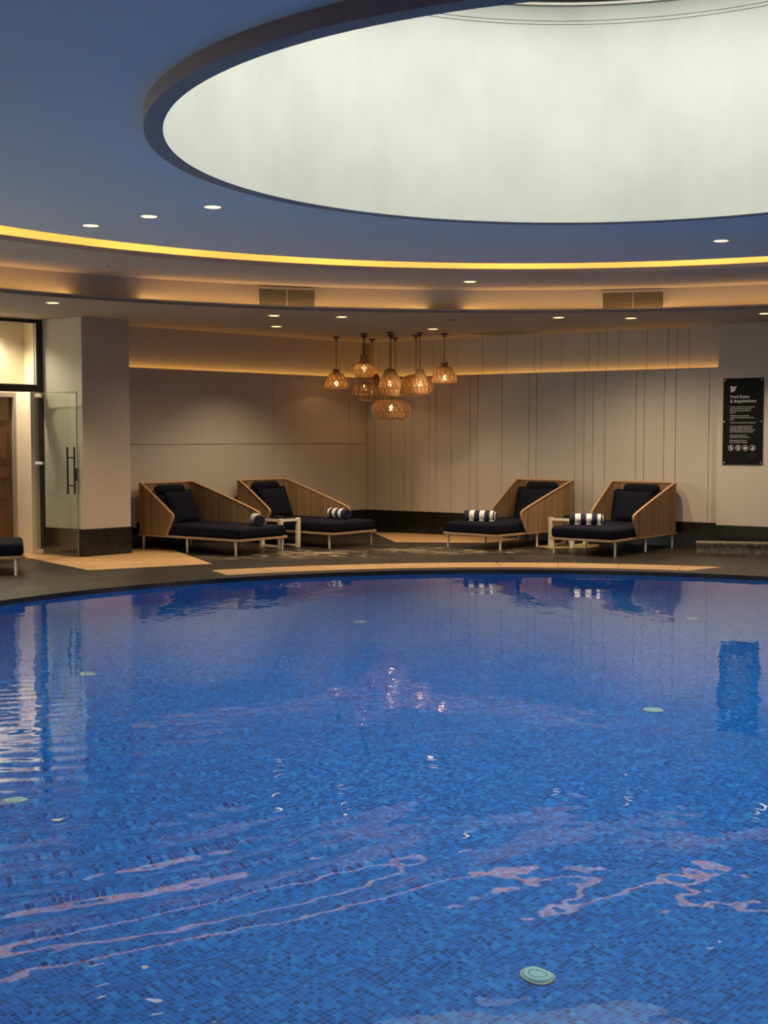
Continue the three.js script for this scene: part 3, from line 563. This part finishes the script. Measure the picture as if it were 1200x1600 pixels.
const pendants = [
  [-0.76, -20.51, 2.375, 0.29, dome, 0.19, 40, M.rattan, 0.035, 'dome rattan lamp hanging farthest left in the cluster'],
  [-0.31, -19.81, 2.52, 0.32, gourd, 0.175, 40, M.rattan, 0.09, 'bright gourd shaped rattan lamp with a narrow neck, highest of the cluster'],
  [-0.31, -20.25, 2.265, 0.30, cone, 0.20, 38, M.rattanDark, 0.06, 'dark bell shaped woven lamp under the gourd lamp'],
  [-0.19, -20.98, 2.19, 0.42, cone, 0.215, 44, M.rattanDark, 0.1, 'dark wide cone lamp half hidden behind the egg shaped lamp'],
  [0.09, -19.57, 2.215, 0.41, egg, 0.165, 44, M.rattan, 0.15, 'tall egg shaped rattan lamp in the middle of the cluster'],
  [0.11, -20.12, 1.875, 0.305, pumpkin, 0.30, 62, M.rattan, 0.13, 'wide flattened round rattan lamp hanging lowest'],
  [0.18, -20.66, 2.25, 0.31, pumpkin, 0.265, 62, M.rattan, 0.05, 'round drum rattan lamp behind the tall egg lamp'],
  [0.50, -20.14, 2.25, 0.31, pumpkin, 0.275, 62, M.rattan, 0.09, 'round drum rattan lamp behind the narrow egg lamp'],
  [0.55, -19.69, 2.25, 0.37, egg, 0.125, 36, M.rattan, 0.1, 'narrow egg shaped rattan lamp right of the cluster middle'],
  [0.93, -19.81, 2.43, 0.30, dome, 0.195, 40, M.rattan, 0.035, 'dome rattan lamp hanging farthest right in the cluster'],
];
const bulbG = new THREE.LatheGeometry([[0.001, -0.1], [0.018, -0.092], [0.029, -0.066], [0.03, -0.045], [0.02, -0.015], [0.014, 0]].map(([r, y]) => new THREE.Vector2(r, y)), 14);
for (const [x, z, y, h, kind, w, n, mat, bulbY, label] of pendants) {
  const t = thing('pendant_lamp', label, 'pendant lamp', 'cluster of woven pendant lamps'); t.position.set(x, 0, z);
  const prof = kind(w, h).map(([r, yy]) => [r, y + yy]).reverse();
  shade3(prof, Math.round(n * 0.62), kind === cone ? 0.35 : 1.15, 0.024, mat, t, kind === cone ? [0, 0.5, 1] : [0, 0.33, 0.66, 1]);
  const can = new THREE.CylinderGeometry(0.055, 0.055, 0.02, 20); can.translate(0, SOFFIT - 0.01, 0); const can2 = new THREE.CylinderGeometry(0.012, 0.02, 0.04, 10); can2.translate(0, SOFFIT - 0.04, 0);
  part('ceiling_rose', merge([can, can2]), M.cord, t);
  const top = y + h, bulbTop = y + bulbY + 0.09;
  const cd = new THREE.CylinderGeometry(0.006, 0.006, SOFFIT - 0.02 - bulbTop - 0.05, 6); cd.translate(0, (SOFFIT - 0.02 + bulbTop + 0.05) / 2, 0); part('cord', cd, M.cord, t);
  const so = new THREE.CylinderGeometry(0.016, 0.02, 0.055, 10); so.translate(0, bulbTop + 0.025, 0); part('socket', so, M.blackMetal, t);
  part('bulb', bulbG, M.bulb, t).position.y = bulbTop;
  const l = new THREE.PointLight(rgb(1, 0.6, 0.25), I.bulb, 0, 2); l.position.set(0, bulbTop - 0.055, 0); l.castShadow = true; t.add(l);
}

// ------------------------------------------------------------------ loungers
const LONG = 1.46, SHORT = 0.76, HW = 0.5;
function shellPath() { // plan of the woven shell from the front of the short arm round the head to the front of the long arm
  const pts = [], r = 0.11, N = 10;
  pts.push([SHORT, HW]); pts.push([r, HW]);
  for (let i = 1; i <= N; i++) { const a = Math.PI / 2 * i / N; pts.push([r - r * Math.sin(a), HW - r + r * Math.cos(a)]); }
  pts.push([0, -HW + r]);
  for (let i = 1; i <= N; i++) { const a = Math.PI / 2 * i / N; pts.push([r - r * Math.cos(a), -HW + r - r * Math.sin(a)]); }
  pts.push([LONG, -HW]);
  return pts;
}
const rimY = (u, v) => { const e = v > 0 ? SHORT : LONG, t = Math.max(0, Math.min(1, (u - 0.13) / (e - 0.13))); return 0.93 - 0.41 * t; };
const LT = 0.205; // underside of the frame above legs
const ropeGeo = (() => {
  const path = shellPath(), geos = [], cols = []; let acc = 0; const step = 0.0145;
  const strand = (u, v, y0, y1, nx, nz) => {
    const g = new THREE.CylinderGeometry(0.0085, 0.0085, y1 - y0, 5, 1, true); g.translate(u, (y0 + y1) / 2, v); geos.push(clean(g)); const k = rr(0.6, 1.2);
    cols.push([0.30 * k, 0.168 * k, 0.078 * k, geos[geos.length - 1].attributes.position.count]);
  };
  for (let i = 0; i + 1 < path.length; i++) {
    const [ax, az] = path[i], [bx, bz] = path[i + 1], L = Math.hypot(bx - ax, bz - az); let d = acc;
    while (d < L) {
      const u = ax + (bx - ax) * d / L, v = az + (bz - az) * d / L, e = v > 0 ? SHORT : LONG;
      const y1 = rimY(u, v) - 0.004, back = e - u, y0 = back < 0.16 ? LT + (0.5 - LT) * (1 - back / 0.16) : LT; if (y1 > y0 + 0.02) strand(u, v, y0, y1); d += step;
    }
    acc = d - L;
  }
  const g = mergeGeometries(geos); const c = new Float32Array(g.attributes.position.count * 3); let o = 0;
  for (const [r, gg, b, n] of cols) for (let i = 0; i < n; i++) { c[o++] = r; c[o++] = gg; c[o++] = b; }
  g.setAttribute('color', new THREE.BufferAttribute(c, 3)); return g;
})();
const rimGeo = (() => {
  const pts = []; const path = shellPath();
  pts.push(V(SHORT - 0.16, LT, HW), V(SHORT - 0.08, 0.35, HW), V(SHORT - 0.012, 0.47, HW), V(SHORT - 0.02, 0.515, HW), V(SHORT - 0.07, 0.553, HW));
  for (let i = 1; i < path.length - 1; i++) pts.push(V(path[i][0], rimY(path[i][0], path[i][1]), path[i][1]));
  pts.push(V(LONG - 0.07, 0.543, -HW), V(LONG - 0.02, 0.515, -HW), V(LONG - 0.012, 0.47, -HW), V(LONG - 0.08, 0.35, -HW), V(LONG - 0.16, LT, -HW));
  return tube(pts, 0.017, 150, 8);
})();
const baseRail = (() => { const pts = shellPath().map(([u, v]) => V(Math.min(u, (v > 0 ? SHORT : LONG) - 0.16), LT, v)); return tube(pts, 0.012, 90, 6); })();
const frameGeo = (() => { const r = 0.06, s = new THREE.Shape(); const x0 = 0.03, x1 = 2.0, z = HW - 0.005; s.moveTo(x0, -z); s.lineTo(x1 - r, -z); s.quadraticCurveTo(x1, -z, x1, -z + r); s.lineTo(x1, z - r); s.quadraticCurveTo(x1, z, x1 - r, z); s.lineTo(x0, z); const g = new THREE.ExtrudeGeometry(s, { depth: 0.022, bevelEnabled: true, bevelSize: 0.004, bevelThickness: 0.004, bevelSegments: 2 }); g.rotateX(-Math.PI / 2); g.translate(0, LT - 0.008, 0); return g; })();
const legGeo = new THREE.CylinderGeometry(0.017, 0.0145, LT - 0.01, 14); legGeo.translate(0, (LT - 0.01) / 2, 0);
const matGeo = (() => { const g = new RoundedBoxGeometry(1.90, 0.15, 0.955, 5, 0.05); const p = g.attributes.position; for (let i = 0; i < p.count; i++) { const x = p.getX(i), z = p.getZ(i), y = p.getY(i); if (y > 0) p.setY(i, y + 0.012 * (1 - (x / 0.95) ** 4) * (1 - (z / 0.48) ** 4)); } g.computeVertexNormals(); g.translate(1.04, LT + 0.018 + 0.075, 0); return g; })();
function cushion(w, h, d, puff = 0.5, seg = 14) { // pinched square cushion, w along x, h along y, d thick along z
  const g = new THREE.BoxGeometry(w, h, d, seg, seg, 2), p = g.attributes.position;
  for (let i = 0; i < p.count; i++) { const u = p.getX(i) / (w / 2), v = p.getY(i) / (h / 2), k = Math.pow(Math.max(0, (1 - u * u) * (1 - v * v)), 0.35), pinch = 1 - 0.07 * (1 - Math.abs(u)) * Math.abs(v) ** 3; const px = 1 - 0.07 * (1 - Math.abs(v)) * Math.abs(u) ** 3; p.setZ(i, p.getZ(i) * (0.12 + 0.88 * k)); p.setX(i, p.getX(i) * px); p.setY(i, p.getY(i) * pinch); }
  g.computeVertexNormals(); return g;
}
const backGeo = (() => { const g = new RoundedBoxGeometry(0.12, 0.46, 0.9, 4, 0.05); g.rotateZ(0.24); g.translate(0.17, 0.60, 0); return g; })();
const pillowGeo = (() => { const g = cushion(0.56, 0.50, 0.17); g.rotateY(Math.PI / 2); g.rotateZ(0.42); g.translate(0.40, 0.585, 0.0); return g; })();
const buttonGeo = (() => { const g = new THREE.SphereGeometry(0.014, 10, 8); g.scale(0.5, 1, 1); g.rotateZ(0.42); g.translate(0.478, 0.615, 0); return g; })();
const bolsterGeo = (() => { const g = new THREE.CapsuleGeometry(0.075, 0.42, 8, 20); g.rotateX(Math.PI / 2); g.scale(0.85, 1, 1); g.translate(0.155, 0.835, 0); return g; })();
function lounger(x, z, dx, dz, label, turnPillow = 0) {
  const t = thing('daybed_lounger', label, 'lounger', 'woven daybed loungers'); t.position.set(x, 0, z); t.rotation.y = Math.atan2(-dz, dx);
  part('frame', frameGeo, M.frame, t);
  for (const [u, v] of [[0.1, 1], [0.98, 1], [1.9, 1], [0.1, -1], [0.98, -1], [1.9, -1]]) part('leg', legGeo, M.cream, t).position.set(u, 0, v * 0.46);
  const sh = part('woven_shell', ropeGeo, M.rope, t); sh.userData.label = 'tan rope shell'; part('rim', rimGeo, M.rim, sh); part('base_rail', baseRail, M.rim, sh);
  part('mattress', matGeo, M.navy, t); part('back_cushion', backGeo, M.navy, t);
  const p = part('pillow', pillowGeo, M.navy, t); p.rotation.y = turnPillow; part('button', buttonGeo, M.navy, p);
  part('bolster', bolsterGeo, M.navy, t);
}
const nrm = (a, b) => { const l = Math.hypot(a, b); return [a / l, b / l]; };
lounger(-3.22, -18.6, ...nrm(0.798, 0.603), 'rattan daybed with navy cushions beside the pillar', 0.05);
lounger(-1.95, -19.85, ...nrm(0.77, 0.638), 'rattan daybed with navy cushions in the corner, second from the pillar', -0.05);
lounger(2.516, -19.68, ...nrm(-0.65, 0.76), 'rattan daybed under the grooved wall, third from the pillar', 0.04);
lounger(3.85, -18.80, ...nrm(-0.6, 0.8), 'rattan daybed farthest right, next to the stone step', -0.08);
lounger(-6.2, -14.63, ...nrm(0.96, -0.28), 'daybed cut off by the left edge of the photo, only its foot end showing');

// rolled towels
function towel(x, z, ang, y, label, n = 5) {
  const t = thing('rolled_towel', label, 'towel', 'striped rolled towels'); t.position.set(x, y, z); t.rotation.y = ang;
  const L = 0.46, R = 0.074, seg = L / 6;
  const body = new THREE.CapsuleGeometry(R - 0.012, 0.001, 4, 8); // rounded core below the wraps
  const core = new THREE.CylinderGeometry(R, R, L - 0.02, 28, 1); core.rotateZ(Math.PI / 2); core.translate(0, R, 0); part('roll', core, M.towelNavy, t);
  for (let k = 0; k < 6; k++) {
    const x0 = -L / 2 + k * seg, prof = k === 5 ? [[R - 0.02, 0], [R + 0.002, 0.0], [R + 0.003, seg * 0.5], [R - 0.01, seg * 0.9], [R - 0.03, seg]] : [[R - 0.02, 0], [R + 0.002, 0], [R + 0.003, seg * 0.5], [R + 0.002, seg], [R - 0.02, seg]];
    const g = new THREE.LatheGeometry(prof.map(([r, yy]) => new THREE.Vector2(r, yy)), 28); g.rotateZ(-Math.PI / 2); g.translate(x0, R, 0);
    part(k % 2 ? 'white_stripe' : 'navy_stripe', g, k % 2 ? M.towelWhite : M.towelNavy, t);
  }
  const flap = []; for (let k = 0; k < 6; k += 1) if (k % 2) flap.push(box(seg * 0.9, 0.008, 0.03, -L / 2 + (k + 0.4) * seg, 0.006, R * 0.75)); part('flap', merge(flap), M.towelWhite, t);
  const sp = []; for (let i = 0; i <= 70; i++) { const a = i / 70 * 2 * Math.PI * 4, r = 0.006 + (R - 0.012) * i / 70; sp.push(V(-L / 2 + 0.002, R + r * Math.sin(a), r * Math.cos(a))); }
  part('roll_end', tube(sp, 0.0042, 160, 5), M.towelNavy, t);
}
const MT = LT + 0.018 + 0.15 + 0.006;
towel(-1.755, -17.70, Math.atan2(0.97, -0.24), MT, 'striped rolled towel on the daybed beside the pillar');
towel(-0.68, -19.12, Math.atan2(0.8, -0.6), MT, 'striped rolled towel on the corner daybed beside the long arm');
towel(1.40, -18.55, Math.atan2(-0.35, 0.94), MT, 'striped rolled towel on the daybed under the grooved wall');
towel(2.81, -17.75, Math.atan2(-0.2, 0.98), MT, 'striped rolled towel on the daybed next to the stone step');

// side tables with an ashtray each
function sideTable(x, z, ang, label, trayLabel) {
  const t = thing('side_table', label, 'side table', 'cream side tables between loungers'); t.position.set(x, 0, z); t.rotation.y = ang;
  const W = 0.42, H = 0.43, q = 0.055;
  for (const sx of [-1, 1]) for (const sz of [-1, 1]) part('leg', rbox(q, H, q, 0.005, sx * (W - q) / 2, H / 2, sz * (W - q) / 2, 2), M.cream, t);
  for (const s of [-1, 1]) {
    part('top_rail', box(W - 2 * q, 0.035, 0.03, 0, H - 0.0275, s * (W - q) / 2), M.cream, t); part('top_rail', box(0.03, 0.035, W - 2 * q, s * (W - q) / 2, H - 0.0275, 0), M.cream, t);
    part('bottom_rail', box(W - 2 * q, 0.03, 0.03, 0, 0.03, s * (W - q) / 2), M.cream, t);
  }
  part('table_top', box(W - 0.07, 0.008, W - 0.07, 0, H - 0.008, 0), std({ color: rgb(0.03, 0.03, 0.03), roughness: 0.15 }), t);
  const a = thing('ashtray', trayLabel, 'ashtray', 'black ashtrays'); a.position.set(x - 0.02, H - 0.004, z - 0.03);
  part('dish', new THREE.LatheGeometry([[0, 0.004], [0.04, 0.004], [0.05, 0.022], [0.058, 0.026], [0.06, 0.022], [0.052, 0]].map(([r, y]) => new THREE.Vector2(r, y)), 24), M.black, a);
  part('rest', merge([box(0.012, 0.008, 0.02, 0.052, 0.026, 0), box(0.012, 0.008, 0.02, -0.052, 0.026, 0)]), M.steel, a);
}
sideTable(-1.5, -18.45, Math.atan2(-0.62, 0.78), 'cream side table between the two left daybeds', 'black ashtray on the left side table');
sideTable(2.68, -18.6, Math.atan2(-0.77, -0.64) , 'cream side table between the two right daybeds', 'black ashtray on the right side table');

// ------------------------------------------------------------------ glass door
{
  const a = atL(6.19, -0.1), b = atL(6.045, 0.70), W = Math.hypot(b[0] - a[0], b[1] - a[1]);
  const t = thing('glass_door', 'open frameless glass door with dark pull handles against the pillar', 'glass door'); t.position.set(a[0], 0, a[1]); t.rotation.y = Math.atan2(-(b[1] - a[1]), b[0] - a[0]);
  part('pane', box(W, 2.165, 0.01, W / 2, 1.1, 0), M.glass, t);
  part('pane_edge', merge([box(0.004, 2.165, 0.012, W + 0.002, 1.1, 0), box(W, 0.004, 0.012, W / 2, 2.1845, 0)]), std({ color: rgb(0.10, 0.16, 0.13), roughness: 0.3 }), t);
  for (const y of [0.05, 2.15]) part('patch_fitting', rbox(0.13, 0.05, 0.03, 0.004, 0.07, y, 0, 2), M.steel, t);
  part('hinge', rbox(0.14, 0.035, 0.028, 0.004, 0.07, 1.24, 0, 2), M.whitePlastic, t);
  for (const s of [-1, 1]) {
    const h = new THREE.CylinderGeometry(0.013, 0.013, 0.62, 12); h.translate(W - 0.12, 1.15, s * 0.06);
    const hp = part('pull_handle', h, M.blackMetal, t);
    const st = [0.95, 1.32].map((y) => { const c = new THREE.CylinderGeometry(0.009, 0.009, 0.06, 8); c.rotateX(Math.PI / 2); c.translate(W - 0.12, y, s * 0.03); return c; }); part('standoff', merge(st), M.blackMetal, hp);
  }
  part('lock', rbox(0.05, 0.17, 0.05, 0.006, W - 0.025, 1.1, 0, 2), M.blackMetal, t);
}
// wall sockets between the pillar and the first lounger
for (const [s, label] of [[4.77, 'white wall socket nearest the pillar'], [4.69, 'white wall socket behind the first daybed']]) {
  const t = thing('wall_socket', label, 'socket', 'small wall sockets'); const p = atL(s, 0.013); t.position.set(p[0], 0.3, p[1]); t.rotation.y = Math.atan2(NL[0], NL[1]);
  part('plate', rbox(0.06, 0.085, 0.008, 0.003, 0, 0.04, 0.004, 2), M.whitePlastic, t); part('insert', box(0.03, 0.045, 0.004, 0, 0.04, 0.0085), M.greyMetal, t);
}

// ------------------------------------------------------------------ sign
{
  const w = 0.572, h = 1.21, c = atR(6.4975, 0.151);
  const cv = document.createElement('canvas'); cv.width = 726; cv.height = 1536; const x = cv.getContext('2d');
  x.fillStyle = '#0b0c0c'; x.fillRect(0, 0, 726, 1536);
  const sx = 726 / 600, sy = 1536 / 1270, X = (v) => (v - 190) * sx, Y = (v) => (v - 200) * sy;
  x.fillStyle = '#e6e6e6';
  const P = (pts) => { x.beginPath(); pts.forEach(([a, b], i) => i ? x.lineTo(X(a), Y(b)) : x.moveTo(X(a), Y(b))); x.closePath(); x.fill(); };
  // winged emblem
  P([[292, 312], [330, 318], [352, 324], [394, 310], [378, 338], [366, 352], [376, 362], [356, 376], [344, 396], [322, 404], [326, 386], [312, 398], [294, 400], [304, 376], [292, 352], [306, 344], [294, 330]]);
  x.fillStyle = '#0b0c0c'; P([[330, 330], [346, 344], [330, 360], [324, 344]]); P([[354, 340], [366, 334], [356, 352]]); P([[312, 356], [322, 366], [314, 382]]);
  x.fillStyle = '#dcdcdc'; x.textBaseline = 'alphabetic';
  x.font = 'bold ' + Math.round(52 * sy) + 'px serif';
  const fit = (txt, px, py, wid) => { x.save(); x.translate(X(px), Y(py)); const m = x.measureText(txt).width; x.scale(wid * sx / m, 1); x.fillText(txt, 0, 0); x.restore(); };
  fit('Pool Rules', 290, 488, 302); fit('& Regulations', 290, 553, 404);
  x.font = 'italic bold ' + Math.round(25 * sy) + 'px sans-serif'; x.fillStyle = '#b9b9b9';
  for (const [txt, py, wid] of [['-Please refrain from sharing at', 628, 380], ['the pool deck by using the', 655, 322], ['provided garbage disposal', 683, 322], ['express', 712, 92], ['-Kindly wear appropriate', 758, 292], ['swimwear & towel while at all', 787, 366], ['times', 816, 66], ['-Pets are not allowed at the pool', 862, 390], ['- You can smoke shall thank for', 916, 350], ['the guest without disturbing', 942, 338], ['other occupants. Please keep the', 969, 386], ['music level within your group', 996, 356], ['-Kids under 8 must be', 1048, 258], ['accompanied by an adult', 1076, 300], ['Swimming pool hours', 1126, 262], ['from sunrise to sunset', 1154, 270]]) fit(txt, 290, py, wid);
  x.strokeStyle = '#dcdcdc'; x.lineWidth = 7; x.fillStyle = '#dcdcdc';
  for (const [i, cx] of [315, 425, 533, 645].entries()) {
    x.beginPath(); x.arc(X(cx), Y(1226), 38 * sx, 0, 6.3); x.stroke();
    const B = (pts) => P(pts.map(([a, b]) => [cx + a, 1226 + b]));
    if (i === 0) B([[-12, -22], [0, -24], [4, -6], [18, 2], [14, 18], [-2, 22], [-10, 4]]);
    if (i === 1) { B([[-20, -18], [-12, -22], [20, 16], [12, 22]]); B([[20, -18], [12, -22], [-20, 16], [-12, 22]]); }
    if (i === 2) B([[-22, 4], [-8, -14], [10, -16], [22, -2], [20, 10], [4, 18], [-12, 14]]);
    if (i === 3) B([[-20, 18], [-6, -2], [2, -20], [14, -14], [12, 4], [20, 18]]);
  }
  x.strokeStyle = '#5a4038'; x.lineWidth = 9; x.beginPath(); x.arc(X(647), Y(1334), 30 * sx, 0, 6.3); x.stroke();
  const tex = new THREE.CanvasTexture(cv); tex.colorSpace = THREE.SRGBColorSpace;
  const t = thing('sign_board', 'black pool rules and regulations sign with white lettering on the right wall', 'sign'); t.position.set(c[0], 1.205, c[1]); t.rotation.y = Math.atan2(NR[0], NR[1]);
  part('board', rbox(w, h, 0.014, 0.004, 0, h / 2, 0.007, 2), M.black, t);
  const pg = new THREE.PlaneGeometry(w - 0.012, h - 0.012); pg.translate(0, h / 2, 0.0146); part('printed_face', pg, new THREE.MeshPhysicalMaterial({ map: tex, roughness: 0.6, specularIntensity: 0.3 }), t);
  for (const px of [-1, 1]) for (const py of [0.03, h / 2, h - 0.03]) { const s = new THREE.CylinderGeometry(0.009, 0.009, 0.008, 12); s.rotateX(Math.PI / 2); s.translate(px * (w / 2 - 0.024), py, 0.017); part('screw', s, M.steel, t); }
}
// stone step by the pilaster
{
  const a = [4.27, -17.47], d = nrm(0.95, 0.22), n = [d[1], -d[0]];
  const at = (s, q) => [a[0] + d[0] * s + n[0] * q, a[1] + d[1] * s + n[1] * q];
  const t = thing('stone_step', 'low grey stone step under the pool rules sign', 'step');
  part('core', boxOn(at, 0.01, 1.29, 0.03, 0.33, 0.001, 0.13), M.grout, t);
  for (let k = 0; k < 6; k++) part('front_stone', boxOn(at, k * 0.215 + 0.003, k * 0.215 + 0.212, 0.004, 0.032, 0.001, 0.128), M.stepStone, t);
  for (let k = 0; k < 3; k++) part('top_stone', boxOn(at, k * 0.43 + 0.003, k * 0.43 + 0.427, -0.008, 0.34, 0.13, 0.152), M.stepStone, t);
}

renderer.render(scene, camera);
